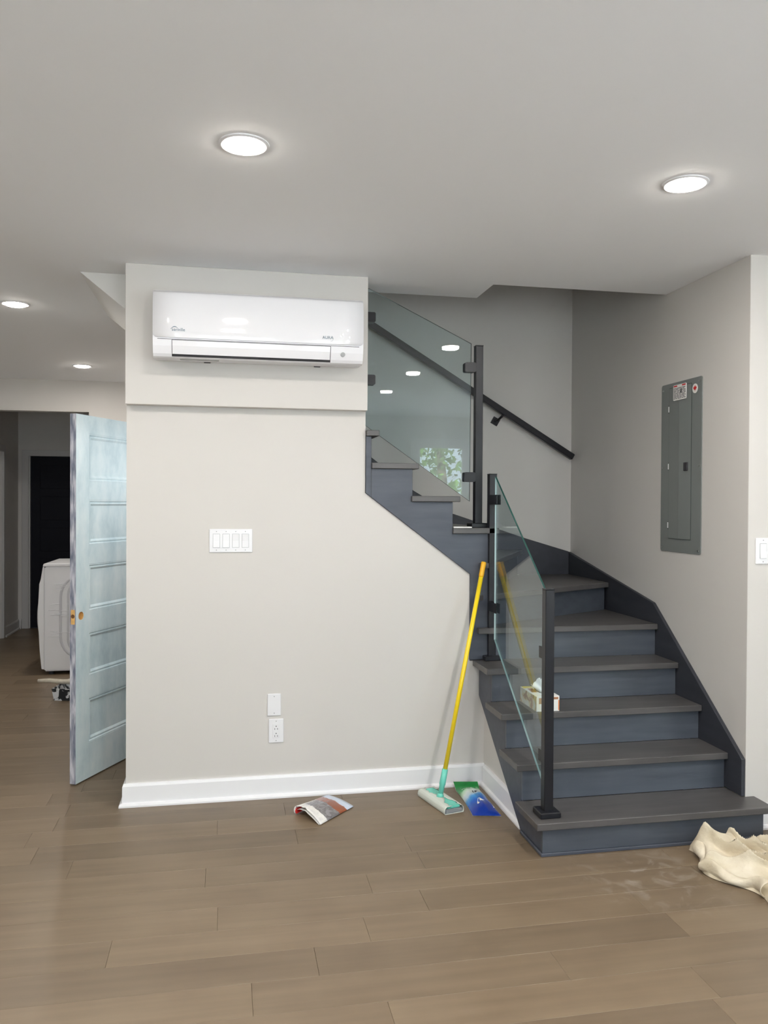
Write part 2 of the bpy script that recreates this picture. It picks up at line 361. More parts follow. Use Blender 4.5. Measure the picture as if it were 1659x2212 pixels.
for (p, q, r_, s_) in ((WS[0]-.08, WS[0]+.04, .42, 2.28), (WS[1]-.04, WS[1]+.08, .42, 2.28), (WS[0]+.04, WS[1]-.04, 2.16, 2.28), (WS[0]+.04, WS[1]-.04, .42, .54), (-4.43, -4.37, .54, 2.16)): bbox(bm, XR-.02, XR-.001, p, q, r_, s_)
w = struct(frombm('window_5', bm, M['trim']))  # unseen window added to brighten the ceiling without lighting the stairwell
bm = bmesh.new(); bbox(bm, XR+.07, XR+.075, WS[0]+.001, WS[1]-.001, WS[2]+.001, WS[3]-.001); frombm('window_pane', bm, M['winglass'], w)
ld = bpy.data.lights.new('daylight_portal', 'AREA'); ld.shape = 'RECTANGLE'; ld.size = 1.7; ld.size_y = WS[1]-WS[0]; ld.cycles.is_portal = True
lo = bpy.data.objects.new('daylight_portal', ld); COL.objects.link(lo); lo.location = (XR+.14, (WS[0]+WS[1])/2, 1.35); lo.rotation_euler = Vector((-1, 0, 0)).to_track_quat('-Z', 'Y').to_euler()
ld.size, ld.size_y = WS[1]-WS[0], 1.7
bounce_ground = struct(box('ground', -30, 34, -40, YR-.16, -.4, -.3, M['bounce_ground']))
for k, (tx, ty, th, cr) in enumerate(((5.1, -13.3, 5.6, 2.0), (9.6, -15, 6, 2.0), (-3.6, -16.5, 5.5, 2.3))):
    t = thing('garden_tree', ['leafy green tree outside the narrow glazed door', 'tall leafy tree at the right end of the garden', 'broad leafy tree at the left of the garden'][k], 'tree', (tx, ty, -.3), group=None)
    tube('trunk', [(tx, ty, -.32), (tx+.1, ty, th*.3), (tx-.05, ty, th*.6)], [.16, .12, .06], M['bark'], t, 8)
    bm = bmesh.new(); rg = random.Random(k)
    for _ in range(2600):
        while True:
            v = Vector((rg.uniform(-1, 1), rg.uniform(-1, 1), rg.uniform(-1, 1)))
            if v.length < 1: break
        c = Vector((tx, ty, th*.52))+Vector((v.x*cr, v.y*cr*.7, v.z*th*.46)); a = Vector((rg.uniform(-1, 1), rg.uniform(-1, 1), rg.uniform(-1, 1))).normalized(); b = a.orthogonal().normalized(); s = rg.uniform(.05, .11)
        bm.faces.new([bm.verts.new(c+p) for p in (a*s, b*s*.5, -a*s, -b*s*.5)])
    fo = frombm('foliage', bm, M['leaf'], t); fo['kind'] = 'stuff'

# ---------------------------------------------------------------- ceiling lights
ring = bmesh.new()
n = 32; prof_r = [(.058, 0), (.060, -.005), (.070, -.006), (.078, -.003), (.079, 0)]
rr = [[ring.verts.new((r*math.cos(2*math.pi*k/n), r*math.sin(2*math.pi*k/n), z)) for k in range(n)] for r, z in prof_r]
for a, b in zip(rr, rr[1:]):
    for k in range(n): ring.faces.new((a[k], a[(k+1) % n], b[(k+1) % n], b[k]))
ring_me = bpy.data.meshes.new('light_trim'); ring.to_mesh(ring_me); ring.free(); ring_me.materials.append(M['trim'])
dm = bmesh.new(); q = [[dm.verts.new((r*math.cos(2*math.pi*k/n), r*math.sin(2*math.pi*k/n), z)) for k in range(n)] for r, z in ((.0585, -.001), (.0575, -.008), (.045, -.013), (.02, -.0155))]
for a, b in zip(q, q[1:]):
    for k in range(n): dm.faces.new((a[k], b[k], b[(k+1) % n], a[(k+1) % n]))
dm.faces.new(q[0]); dm.faces.new(q[-1][::-1]); bmesh.ops.recalc_face_normals(dm, faces=dm.faces); dif_me = bpy.data.meshes.new('diffuser'); dm.to_mesh(dif_me); dm.free(); dif_me.materials.append(M['lamp'])
LG = 'round recessed ceiling lights'
lamps = [(.515, -1.439, 'round lit downlight in the ceiling above and in front of the air conditioner'), (2.024, -1.438, 'round lit downlight in the ceiling at the right, in front of the stairs'),
         (-.707, .892, 'round lit downlight at the left edge, nearer of the two in the left passage'), (-.697, 3.01, 'small round lit downlight farthest away, above the propped door'),
         (2.02, -2.60, 'lit downlight mirrored in the upper glass panel, middle of the three reflections'), (2.02, -3.77, 'lit downlight mirrored in the upper glass panel, lowest of the three reflections'), (.515, -2.95, 'lit downlight just in front of the camera position, out of frame overhead'), (.515, -4.6, 'lit downlight behind the camera, nearest the rear windows'), (-.70, -1.23, 'lit downlight out of frame left of the air conditioner wall'), (-1.2, -3.3, 'lit downlight out of frame at the far left of the room'), (3.6, -2.6, 'lit downlight out of frame at the far right of the room')]
for x, y, lb in lamps:
    t = thing('ceiling_light', lb or 'round lit downlight in the ceiling behind the camera', 'light', (x, y, H), group=LG)
    for nm, me in (('light_trim', ring_me), ('diffuser', dif_me)):
        o = bpy.data.objects.new(nm, me); COL.objects.link(o); o.parent = t
    ld = bpy.data.lights.new('lamp_glow', 'AREA'); ld.shape = 'DISK'; ld.size = .11; ld.energy = LAMP_W; ld.color = (1, .955, .90)
    lo = bpy.data.objects.new('lamp_glow', ld); COL.objects.link(lo); lo.location = (0, 0, -.018); lo.parent = t

# ---------------------------------------------------------------- staircase
st = thing('staircase', 'dark grey winder staircase with open left side turning left along the back wall', 'staircase', (2.2, -.5, 0))
Z = [0, .145, .312, .479, .645, .812, .979, 1.146, 1.325, 1.487, 1.652, 1.814, 1.980, 2.147, 2.314, 2.481]
T = .029; B = .0025
SK = 2.731
def tread(k, pts, label=None): prism('tread', pts, 'z', Z[k]-T, Z[k], M['tread'], st, bev=B, label=label)
tread(1, [(1.712, -.909), (2.795, -.909), (2.795, -.773), (SK, -.773), (SK, -.646), (1.712, -.646)], 'wider bottom tread running past the wall corner')
tread(2, [(1.712, -.674), (SK, -.674), (SK, -.434), (1.712, -.434)])
tread(3, [(1.712, -.4625), (SK, -.4625), (SK, -.224), (1.712, -.224)])
tread(4, [(1.712, -.253), (SK, -.253), (SK, -.018), (1.712, -.0135)])
tread(5, [(1.733, -.048), (SK, -.048), (SK, .57), (1.80, .05), (1.733, -.0135)], 'kite-shaped winder tread')
tread(6, [(1.727, -.035), (SK, .524), (SK, 1.108), (2.35, 1.108), (1.80, .10), (1.727, -.0135)], 'kite-shaped winder tread')
tread(7, [(1.743, -.032), (1.79, -.032), (2.405, 1.108), (1.80, 1.108), (1.80, -.0135), (1.743, -.0135)], 'kite-shaped winder tread')
XN = {8: 1.845, 9: 1.6365, 10: 1.419, 11: 1.2146, 12: 1.0, 13: .79, 14: .58, 15: .37}
for k in range(8, 15):
    a = XN[k+1]-.036; yf = -.032 if k < 12 else .135
    if k == 11:
        tread(k, [(1.151, -.032), (XN[k], -.032), (XN[k], 1.108), (a, 1.108), (a, .135), (1.151, .135)])
    else: tread(k, [(a, yf), (XN[k], yf), (XN[k], 1.108), (a, 1.108)])
def riser(k, x0, y0, x1, y1, ins=.03, th=.016):
    """board under the nose of tread k, following the nose line set back by ins"""
    d = Vector((x1-x0, y1-y0)).normalized(); nrm = Vector((-d.y, d.x))
    a = Vector((x0, y0))+nrm*ins; b = Vector((x1, y1))+nrm*ins
    q = [a, b, b+nrm*th, a+nrm*th]
    prism('riser', [(v.x, v.y) for v in q], 'z', Z[k-1]+.0005, Z[k]-T-.0005, M['riser'], st)
riser(1, 1.7472, -.909, 2.765, -.909)
box('riser', 2.749, 2.765, -.862, -.773, 0, Z[1]-T, M['riser'], st)
riser(2, 1.7472, -.674, SK, -.674); riser(3, 1.7472, -.4625, SK, -.4625); riser(4, 1.7472, -.253, SK, -.253); riser(5, 1.81, -.048, SK, -.048)
riser(6, 1.76, -.017, SK, .524); riser(7, 1.79, -.03, 2.40, 1.108)
for k in range(8, 15): riser(k, XN[k], .0305 if k < 12 else .14, XN[k], 1.108)
# left open stringer of the lower flight
prism('stringer', [(-.8625, 0), (-.633, 0), (-.0125, .462), (-.0125, .6155), (-.2065, .6155), (-.2065, .4495), (-.416, .4495), (-.416, .2825), (-.6275, .2825), (-.6275, .1155), (-.8625, .1155)],
      'x', 1.747, 1.7799, M['string'], st, bev=.0015)
# stringer of the upper flight, on the face of the wall
prism('stringer', [(1.1505, 1.500), (1.697, 1.087), (1.697, .6455), (1.80, .6455), (1.80, 1.2955), (1.602, 1.2955), (1.602, 1.4575), (1.39, 1.4575), (1.39, 1.6225), (1.178, 1.6225), (1.178, 1.7845), (1.1505, 1.7845)],
      'y', -.012, .030, M['string'], st, bev=.0015)
box('stringer_joint', 1.1775, 1.1795, -.0132, -.0121, 1.479, 1.622, M['gap'], st)
# skirt boards against the walls
prism('skirt_board', [(-.64, .146), (-.771, .146), (-.771, .312), (.014, .919), (1.1285, 1.129), (1.1285, .85), (.3, .62)], 'x', 2.7325, 2.7515, M['skirt'], st, bev=.002)
prism('skirt_board', [(2.732, 1.131), (2.427, 1.22), (2.063, 1.337), (1.90, 1.39), (1.655, 1.533), (1.0, 2.03), (.8, 2.1), (.8, 1.9), (1.60, 1.35), (1.85, 1.10), (2.732, .90)], 'y', 1.1095, 1.1285, M['skirt'], st, bev=.002)
# small moulding at the foot of the bottom riser
prism('foot_moulding', [(1.738, -.889), (2.775, -.889), (2.775, -.8795), (1.7465, -.8795), (1.7465, -.64), (1.738, -.64)], 'z', 0, .014, M['string'], st, bev=.002)

# ---------------------------------------------------------------- glass railings
def panel_yz(name, pts, x0, x1, y0, y1, parent):
    """glass sheet standing along y; pts (y,z); sheet centre runs from x0 at y0 to x1 at y1"""
    th = .004; bm = bmesh.new()
    def X(y): return x0+(x1-x0)*(y-y0)/(y1-y0)
    A = [bm.verts.new((X(y)-th, y, z)) for y, z in pts]; Bv = [bm.verts.new((X(y)+th, y, z)) for y, z in pts]
    bm.faces.new(A).material_index = 0; bm.faces.new(Bv).material_index = 0; n = len(pts)
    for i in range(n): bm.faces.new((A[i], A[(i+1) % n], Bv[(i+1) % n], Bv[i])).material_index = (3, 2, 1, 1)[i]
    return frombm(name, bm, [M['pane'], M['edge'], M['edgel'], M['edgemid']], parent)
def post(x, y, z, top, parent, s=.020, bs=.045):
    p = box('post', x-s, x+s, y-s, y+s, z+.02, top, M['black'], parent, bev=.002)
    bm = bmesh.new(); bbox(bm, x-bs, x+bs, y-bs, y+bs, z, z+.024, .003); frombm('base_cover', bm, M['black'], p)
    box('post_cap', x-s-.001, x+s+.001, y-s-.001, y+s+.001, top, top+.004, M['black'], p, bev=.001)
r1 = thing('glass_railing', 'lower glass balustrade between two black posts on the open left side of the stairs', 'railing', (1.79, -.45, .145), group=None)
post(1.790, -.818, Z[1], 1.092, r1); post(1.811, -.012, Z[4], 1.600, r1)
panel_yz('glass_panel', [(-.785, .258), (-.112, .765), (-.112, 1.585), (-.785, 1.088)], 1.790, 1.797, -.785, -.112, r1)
for (yy, zz, s) in ((-.785, .82, 1), (-.785, .38, 1), (-.10, 1.47, -1), (-.10, .925, -1)):
    xx = 1.79 if s > 0 else 1.80
    ya, yb2 = (-.797, -.745) if s > 0 else (-.148, -.033)
    bm = bmesh.new()
    for d in (-1, 1): bbox(bm, xx+d*.0062-.0055*(d < 0)*1-.0, xx+d*.0062+.0055*(d > 0)*1+.0, ya, yb2, zz-.025, zz+.025, .0015)
    frombm('clamp', bm, M['black'], r1)
r2 = thing('glass_railing', 'upper glass balustrade beside the air conditioner wall, with one black post', 'railing', (1.757, .065, Z[8]))
post(1.757, .062, Z[8], 2.270, r2)
bm = bmesh.new(); fs = bprism(bm, [(1.02, 1.94), (1.712, 1.462), (1.716, 2.283), (1.172, 2.540), (1.02, 2.5635)], 'y', .055, .065)
for k, f in enumerate(fs): f.material_index = 0 if k < 2 else 1
for f in bm.faces:
    if abs(f.normal.x) > .9: f.material_index = 1
g2 = frombm('glass_panel', bm, [M['pane'], M['edge']], r2)
for (xa, xb, zc_) in ((1.678, 1.7368, 2.158), (1.678, 1.7368, 1.588), (1.150, 1.205, 2.391), (1.150, 1.205, 2.075)):
    bm = bmesh.new(); bprism(bm, rrect(xa, xb, zc_-.025, zc_+.025, .008), 'y', .036, .0545); bprism(bm, rrect(xa, xb, zc_-.025, zc_+.025, .008), 'y', .0655, .084)
    frombm('clamp', bm, M['black'], r2)

# ---------------------------------------------------------------- handrail on the stairwell wall
hr = thing('handrail', 'straight black square handrail sloping down the stairwell wall', 'handrail', (2.0, 1.05, 2.0))
def bar(a, b, w, h, name, mat, parent):
    a, b = Vector(a), Vector(b); d = (b-a).normalized(); s = Vector((0, 1, 0)); u = d.cross(s).normalized()
    bm = bmesh.new(); vs = []
    for p in (a, b):
        for i, j in ((-1, -1), (1, -1), (1, 1), (-1, 1)): vs.append(bm.verts.new(p+s*w*i/2+u*h*j/2))
    for f in ((0, 1, 2, 3), (4, 5, 6, 7), (0, 1, 5, 4), (1, 2, 6, 5), (2, 3, 7, 6), (3, 0, 4, 7)): bm.faces.new([vs[i] for i in f])
    bmesh.ops.bevel(bm, geom=bm.edges[:], offset=.003, segments=1, affect='EDGES')
    return frombm(name, bm, mat, parent)
bar((2.728, 1.05, 1.762), (1.0, 1.05, 2.793), .036, .040, 'rail', M['black'], hr)
def bracket(x, z):
    bm = bmesh.new(); btube(bm, [(x+.045, 1.05, z+.055), (x+.02, 1.05, z+.02), (x+.005, 1.08, z), (x, 1.12, z-.005)], .008, 10)
    br = frombm('bracket', bm, M['black'], hr, smooth=True)
    bm = bmesh.new(); bprism(bm, [(x+.036*math.cos(math.radians(45*(2*k)+58+0)), z-.005+.036*math.sin(math.radians(90*k+58))) if 0 else (x+.034*math.cos(math.radians(90*k+15)), z-.005+.034*math.sin(math.radians(90*k+15))) for k in range(4)], 'y', 1.118, 1.1285)
    frombm('wall_plate', bm, M['black'], br)
bracket(2.212, 2.000); bracket(1.25, 2.57)

# ---------------------------------------------------------------- air conditioner
W0 = -.0592
ac = thing('air_conditioner', 'white wall-mounted split air conditioner on the bulkhead', 'air conditioner', (.62, W0, 2.1))
def acprof(s):   # profile (depth, z)
    return s
P = [(0, 2.412), (.11, 2.414), (.165, 2.404), (.188, 2.388), (.196, 2.34), (.199, 2.28), (.198, 2.22), (.194, 2.185), (.188, 2.150), (.176, 2.118), (.166, 2.106), (.150, 2.102), (.03, 2.110), (0, 2.128)]
bm = bmesh.new(); XA, XB = .140, 1.094
sl = []
for (x, sc) in ((XA+.006, .0), (XA+.001, 1), (XA, 2), (XB, 2), (XB-.001, 1), (XB-.006, 0)):
    ins = (.008, .003, 0)[int(sc)]
    sl.append([bm.verts.new((x, W0-max(0, d-(ins if d > .01 else 0)), z+(ins if z < 2.2 else -ins))) for d, z in P])
for a, b in zip(sl, sl[1:]):
    for k in range(len(P)): bm.faces.new((a[k], a[(k+1) % len(P)], b[(k+1) % len(P)], b[k]))
bm.faces.new(sl[0]); bm.faces.new(sl[-1])
frombm('body', bm, M['acdull'], ac)
def pd(z):   # depth of profile front at height z
    pts = [p for p in P if p[0] > .16]
    for (d0, z0), (d1, z1) in zip(pts, pts[1:]):
        if z1 <= z <= z0: return d1+(d0-d1)*(z-z1)/(z0-z1)
    return pts[0][0]
def skin(name, outline, off, mat, parent, rowsz, label=None, th=.004):
    """raised skin following the front profile; outline(z)->(xa,xb)"""
    bm = bmesh.new(); R_ = []
    for z in rowsz:
        xa, xb = outline(z); R_.append(([bm.verts.new((xa+(xb-xa)*k/8, W0-pd(z)-off, z)) for k in range(9)]))
    R2 = []
    for z in rowsz:
        xa, xb = outline(z); R2.append(([bm.verts.new((xa+(xb-xa)*k/8, W0-pd(z)-off+th, z)) for k in range(9)]))
    for A_, B_ in zip(R_, R_[1:]):
        for k in range(8): bm.faces.new((A_[k], A_[k+1], B_[k+1], B_[k]))
    for A_, B_ in zip(R2, R2[1:]):
        for k in range(8): bm.faces.new((A_[k], A_[k+1], B_[k+1], B_[k]))
    for k in range(8): bm.faces.new((R_[0][k], R_[0][k+1], R2[0][k+1], R2[0][k])); bm.faces.new((R_[-1][k], R_[-1][k+1], R2[-1][k+1], R2[-1][k]))
    for i in range(len(rowsz)-1):
        for k in (0, 8): bm.faces.new((R_[i][k], R_[i+1][k], R2[i+1][k], R2[i][k]))
    return frombm(name, bm, mat, parent, label)
def ol(z):
    r = .018
    i = 0
    if z < 2.187+r: t = (2.187+r-z)/r; i = r*(1-math.sqrt(max(0, 1-t*t)))
    if z > 2.400-r*.7: t = min(1, (z-2.400+r*.7)/(r*.7)); i = r*.7*(1-math.sqrt(max(0, 1-t*t)))
    return XA+.001+i, XB-.001-i
rz = [2.187+.018*(1-math.cos(math.radians(a))) for a in (0, 20, 40, 60, 90)]+[2.23, 2.26, 2.30, 2.34, 2.37, 2.385, 2.390, 2.394, 2.397]
fp = skin('front_panel', ol, .006, M['acgloss'], ac, rz, 'glossy front panel', th=.009)
for p in fp.data.polygons: p.use_smooth = abs(p.normal.y) > .3
def strip(z0, z1, xa, xb, off, name, mat, parent, th=.003): return skin(name, lambda z: (xa, xb), off, mat, parent, [z0+(z1-z0)*k/5 for k in range(6)], th=th)
strip(2.1795, 2.1815, XA+.02, XB-.02, .0008, 'seam', M['gap'], ac)
strip(2.1075, 2.178, .222, .941, .0012, 'flap_opening', M['gap'], ac)
strip(2.117, 2.1755, .2245, .938, .0045, 'flap', M['acgloss'], ac)
box('intake_label', .255, .43, W0-.15, W0-.11, 2.1015, 2.1035, M['grey'], ac)
for q in (.36, .88): box('clip', q, q+.03, W0-.03, W0-.02, 2.107, 2.1115, M['gap'], ac)
yt = W0-pd(2.142)-.003
bm = bmesh.new(); bprism(bm, circ(.998, 2.143, .0105, 20), 'y', yt-.003, yt+.004); frombm('sensor_eye', bm, M['grey'], ac)
yt = W0-pd(2.216)-.0066
bm = bmesh.new(); N_ = 10; pts = []
for k in range(N_+1):
    t = k/N_; pts.append((.218+.040*t, 2.224+.016*math.sin(math.pi*min(1, t*1.0))*(1-.25*t)-.004*t))
low = [(x+.001, z-.0008-.0025*math.sin(math.pi*k/N_)) for k, (x, z) in enumerate(pts)]
bprism(bm, pts+low[::-1], 'y', yt-.0004, yt+.0005)
frombm('logo_arc', bm, M['ink'], ac)
text('lettering', 'senville', .020, M['ink'], (.252, yt, 2.2215), (1, 0, 0), (0, 0, 1), ac)
text('lettering', 'AURA', .019, M['ink'], (.925, yt, 2.2155), (1, 0, 0), (0, 0, 1), ac)
bm = bmesh.new(); a_ = [math.radians(t) for t in range(-100, 61, 10)]
o_ = [(.940+.011*math.cos(t), 2.212+.013*math.sin(t)) for t in a_]; i_ = [(.940+.0103*math.cos(t), 2.212+.0122*math.sin(t)) for t in a_]
bprism(bm, o_+i_[::-1], 'y', yt-.0004, yt+.0005); frombm('logo_ring', bm, M['grey'], ac)

# ---------------------------------------------------------------- switch plates and outlets
def plate(name, label, cat, cx, cz, w, h, y=0.0):
    t = thing(name, label, cat, (cx, y, cz))
    bm = bmesh.new(); bprism(bm, [(cx-w/2, cz-h/2), (cx+w/2, cz-h/2), (cx+w/2, cz+h/2), (cx-w/2, cz+h/2)], 'y', y-.006, y, bev=.0022); frombm('cover_plate', bm, M['plastic'], t)
    return t
def screw(t, x, z, y=0.0):
    bm = bmesh.new(); bprism(bm, circ(x, z, .0024, 10), 'y', y-.0072, y-.0055); frombm('screw', bm, M['grey'], t)
def rocker(t, x, z, up, y=0.0):
    bm = bmesh.new(); bbox(bm, x-.0170, x+.0170, y-.0064, y-.0058, z-.0335, z+.0335); frombm('rocker_gap', bm, M['grey'], t)
    a, b = (.0035, .0) if up else (0, .0035)
    prism('rocker', [(y-.0060, z-.032), (y-.0075-a, z-.032), (y-.0078, z), (y-.0075-b, z+.032), (y-.0060, z+.032)], 'x', x-.0155, x+.0155, M['plastic'], t)
sp = plate('switch_plate', 'white plate with four rocker switches at the middle of the wall', 'switch', .488, 1.263, .206, .114)
for k in range(4):
    x = .488+(k-1.5)*.046; rocker(sp, x, 1.263, k < 2); screw(sp, x, 1.263+.045); screw(sp, x, 1.263-.045)
bp = plate('blank_plate', 'blank white wall plate directly above the power outlet', 'wall plate', .700, .455, .066, .108); screw(bp, .70, .455+.041); screw(bp, .70, .455-.041)
op = plate('power_outlet', 'white duplex power outlet low on the wall under the blank plate', 'outlet', .710, .326, .073, .117); screw(op, .71, .326+.048); screw(op, .71, .326-.048)
box('receptacle', .710-.0165, .710+.0165, -.0078, -.0058, .326-.0335, .326+.0335, M['plastic'], op, bev=.0008)
for dz in (.015, -.020):
    bm = bmesh.new()
    for dx in (-.0065, .0065): bbox(bm, .71+dx-.0011, .71+dx+.0011, -.0084, -.0077, .326+dz-.009, .326+dz-.001)
    bprism(bm, circ(.71, .326+dz+.008, .0026, 10), 'y', -.0084, -.0077); frombm('socket_slots', bm, M['gap'], op)
s2 = plate('switch_plate', 'single white rocker switch at the right edge, beyond the wall corner', 'switch', 2.8245, 1.245, .073, .117, YC-.0015)
rocker(s2, 2.8245, 1.245, True, YC-.0015); screw(s2, 2.8245, 1.293, YC-.0015); screw(s2, 2.8245, 1.197, YC-.0015)

# ---------------------------------------------------------------- electrical panel on the right wall
ep = thing('electrical_panel', 'tall grey steel breaker panel flush in the right stair wall', 'electrical panel', (X2, -.22, 1.2))
bm = bmesh.new(); bprism(bm, rrect(-.412, -.036, 1.2046, 2.083, .012), 'x', X2-.005, X2, bev=.0012); frombm('cover', bm, M['panelgrey'], ep)
bm = bmesh.new(); bprism(bm, rrect(-.325, -.115, 1.272, 2.060, .004), 'x', X2-.0062, X2-.0045); frombm('door_gap', bm, plain('shadow_grey', (.05, .065, .065), .6), ep)
bm = bmesh.new(); pr = [(-.322, X2-.0065), (-.322, X2-.0075), (-.226, X2-.0135), (-.222, X2-.0138), (-.218, X2-.0120), (-.118, X2-.0075), (-.118, X2-.0065)]
A = [bm.verts.new((x, y, 1.275)) for y, x in pr]; Bq = [bm.verts.new((x, y, 2.057)) for y, x in pr]
bm.faces.new(A); bm.faces.new(Bq)
for k in range(len(pr)): bm.faces.new((A[k], A[(k+1) % len(pr)], Bq[(k+1) % len(pr)], Bq[k]))
pdr = frombm('panel_door', bm, M['panelgrey'], ep)
box('latch', X2-.0150, X2-.0075, -.300, -.266, 1.622, 1.664, M['gap'], pdr, bev=.0015, label='square black latch')
for z in (1.949, 1.650, 1.343):
    bm = bmesh.new(); bprism(bm, rrect(-.119, -.107, z-.020, z+.020, .0055), 'x', X2-.0070, X2-.0040); frombm('slot_rim', bm, M['gap'], ep)
    bm = bmesh.new(); bprism(bm, rrect(-.1165, -.1095, z-.016, z+.016, .0034), 'x', X2-.0080, X2-.0060); frombm('slot', bm, M['whitehole'], ep)
for (y, z) in ((-.055, 2.052), (-.392, 2.060), (-.055, 1.645), (-.392, 1.645), (-.055, 1.228), (-.392, 1.222)):
    bm = bmesh.new(); bprism(bm, circ(y, z, .0045, 12), 'x', X2-.0085, X2-.0040); frombm('screw', bm, M['steel'], ep)
bm = bmesh.new(); bprism(bm, rrect(-.288, -.168, 1.987, 2.066, .006), 'x', X2-.0152, X2-.0125); lab = frombm('sticker', bm, M['paper'], ep, 'small white printed sticker')
bm = bmesh.new(); rg = random.Random(3)
for k in range(9):
    z = 1.994+k*.0066; y = -.172
    while y > -.275:
        w = rg.uniform(.008, .03); bbox(bm, X2-.0156, X2-.0150, max(-.283, y-w), y, z, z+.0030); y -= w+rg.uniform(.002, .006)
frombm('print_lines', bm, M['gap'], lab)
for q in (-.283, -.205): box('print_band', X2-.0157, X2-.0151, q, q+.033, 2.056, 2.063, M['red'], lab)
bm = bmesh.new(); bbox(bm, X2-.0158, X2-.0152, -.245, -.236, 2.020, 2.042); frombm('print_block', bm, M['gap'], lab)
bm = bmesh.new(); bprism(bm, circ(-.352, 2.028, .0235, 28), 'x', X2-.0062, X2-.0048); stk = frombm('round_sticker', bm, M['paper'], ep, 'round white sticker with a red maple leaf')
half = [(0, 1), (.12, .72), (.30, .82), (.22, .40), (.50, .62), (.55, .48), (.92, .42), (.78, .22), (.95, .10), (.42, -.32), (.48, -.52), (.06, -.44), (.05, -.9)]
leaf = [(-a, b) for a, b in half]+[(a, b) for a, b in half[:0:-1]]
bm = bmesh.new(); bprism(bm, [(-.352+a*.016, 2.028+b*.016) for a, b in leaf], 'x', X2-.0068, X2-.0060); frombm('maple_leaf', bm, M['red'], stk)

# ---------------------------------------------------------------- old panelled door standing open behind the wall
dmat, n_, l_, p_ = nt('worn_pale_blue_paint')
tc = n_.new('ShaderNodeTexCoord'); nz = n_.new('ShaderNodeTexNoise'); nz.inputs['Scale'].default_value = 2.6; nz.inputs['Detail'].default_value = 8; nz.inputs['Roughness'].default_value = .65
mp = n_.new('ShaderNodeMapping'); mp.inputs['Scale'].default_value = (2.2, 1, 1); l_.new(tc.outputs['Object'], mp.inputs[0]); l_.new(mp.outputs[0], nz.inputs['Vector'])
rp = ramp(n_, [(.28, (.50, .64, .70)), (.48, (.70, .82, .86)), (.66, (.84, .92, .94))]); l_.new(nz.outputs[0], rp.inputs[0]); l_.new(rp.outputs[0], p_.inputs['Base Color']); p_.inputs['Roughness'].default_value = .38
emat, n_, l_, p_ = nt('scraped_door_edge')
tc = n_.new('ShaderNodeTexCoord'); nz = n_.new('ShaderNodeTexNoise'); nz.inputs['Scale'].default_value = 18; nz.inputs['Detail'].default_value = 8
mp = n_.new('ShaderNodeMapping'); mp.inputs['Scale'].default_value = (1, 3, .5); l_.new(tc.outputs['Object'], mp.inputs[0]); l_.new(mp.outputs[0], nz.inputs['Vector'])
rp = ramp(n_, [(.36, (.14, .16, .22)), (.5, (.34, .35, .42)), (.62, (.60, .60, .66))]); l_.new(nz.outputs[0], rp.inputs[0]); l_.new(rp.outputs[0], p_.inputs['Base Color'])
pdz = thing('panelled_door', 'old pale blue five-panel door with worn paint standing ajar left of the wall', 'door', (-.283, .325, .008), math.atan2(.894, .447), local=True)
DW, DH, DT = .700, 1.888, .035
def cutbox(name, x0, x1, z0, z1, cuts, parent):
    bm = bmesh.new(); bbox(bm, x0, x1, 0, DT, z0, z1)
    for f in bm.faces:
        if f.normal.x < -.9 or f.calc_center_median().x < x0+1e-5: f.material_index = 1
    bmesh.ops.recalc_face_normals(bm, faces=bm.faces)
    me = bpy.data.meshes.new(name); bm.to_mesh(me); bm.free()
    o = link(name, me, [dmat, emat, M['barewood']], parent)
    for (pts, r) in cuts:
        bm = bmesh.new(); btube(bm, pts, r, 20); bmesh.ops.recalc_face_normals(bm, faces=bm.faces); cm = bpy.data.meshes.new('cut'); bm.to_mesh(cm); bm.free()
        cm.materials.append(dmat); cm.materials.append(emat); cm.materials.append(M['barewood'])
        for p in cm.polygons: p.material_index = 2
        c = bpy.data.objects.new('cut', cm); COL.objects.link(c)
        c.parent = parent
        md = o.modifiers.new('b', 'BOOLEAN'); md.operation = 'DIFFERENCE'; md.object = c; md.solver = 'EXACT'
        bpy.context.view_layer.update(); dg = bpy.context.evaluated_depsgraph_get()
        nm = bpy.data.meshes.new_from_object(o.evaluated_get(dg)); o.modifiers.clear(); o.data = nm; bpy.data.objects.remove(c)
    return o
cutbox('stile', 0, .105, 0, DH, [([(.042, -.01, .855), (.042, .022, .855)], .021), ([(-.01, .0175, .852), (.030, .0175, .852)], .0115)], pdz)
bm = bmesh.new(); bprism(bm, rrect(.006, .029, .815, .89, .004), 'x', -.0006, .0002); frombm('latch_mortise', bm, M['barewood'], pdz)
bm = bmesh.new(); bprism(bm, circ(.0175, .856, .0105, 16), 'x', -.0011, -.0005); frombm('latch_bore', bm, plain('bore_brown', (.16, .07, .02), .9), pdz)
box('stile', DW-.105, DW, 0, DT, 0, DH, dmat, pdz)
zr = [(0, .184), (.420, .532), (.763, .870), (1.116, 1.215), (1.449, 1.546), (1.794, DH)]
for a, b in zr: box('rail', .1052, DW-.1052, 0, DT, a, b, dmat, pdz)
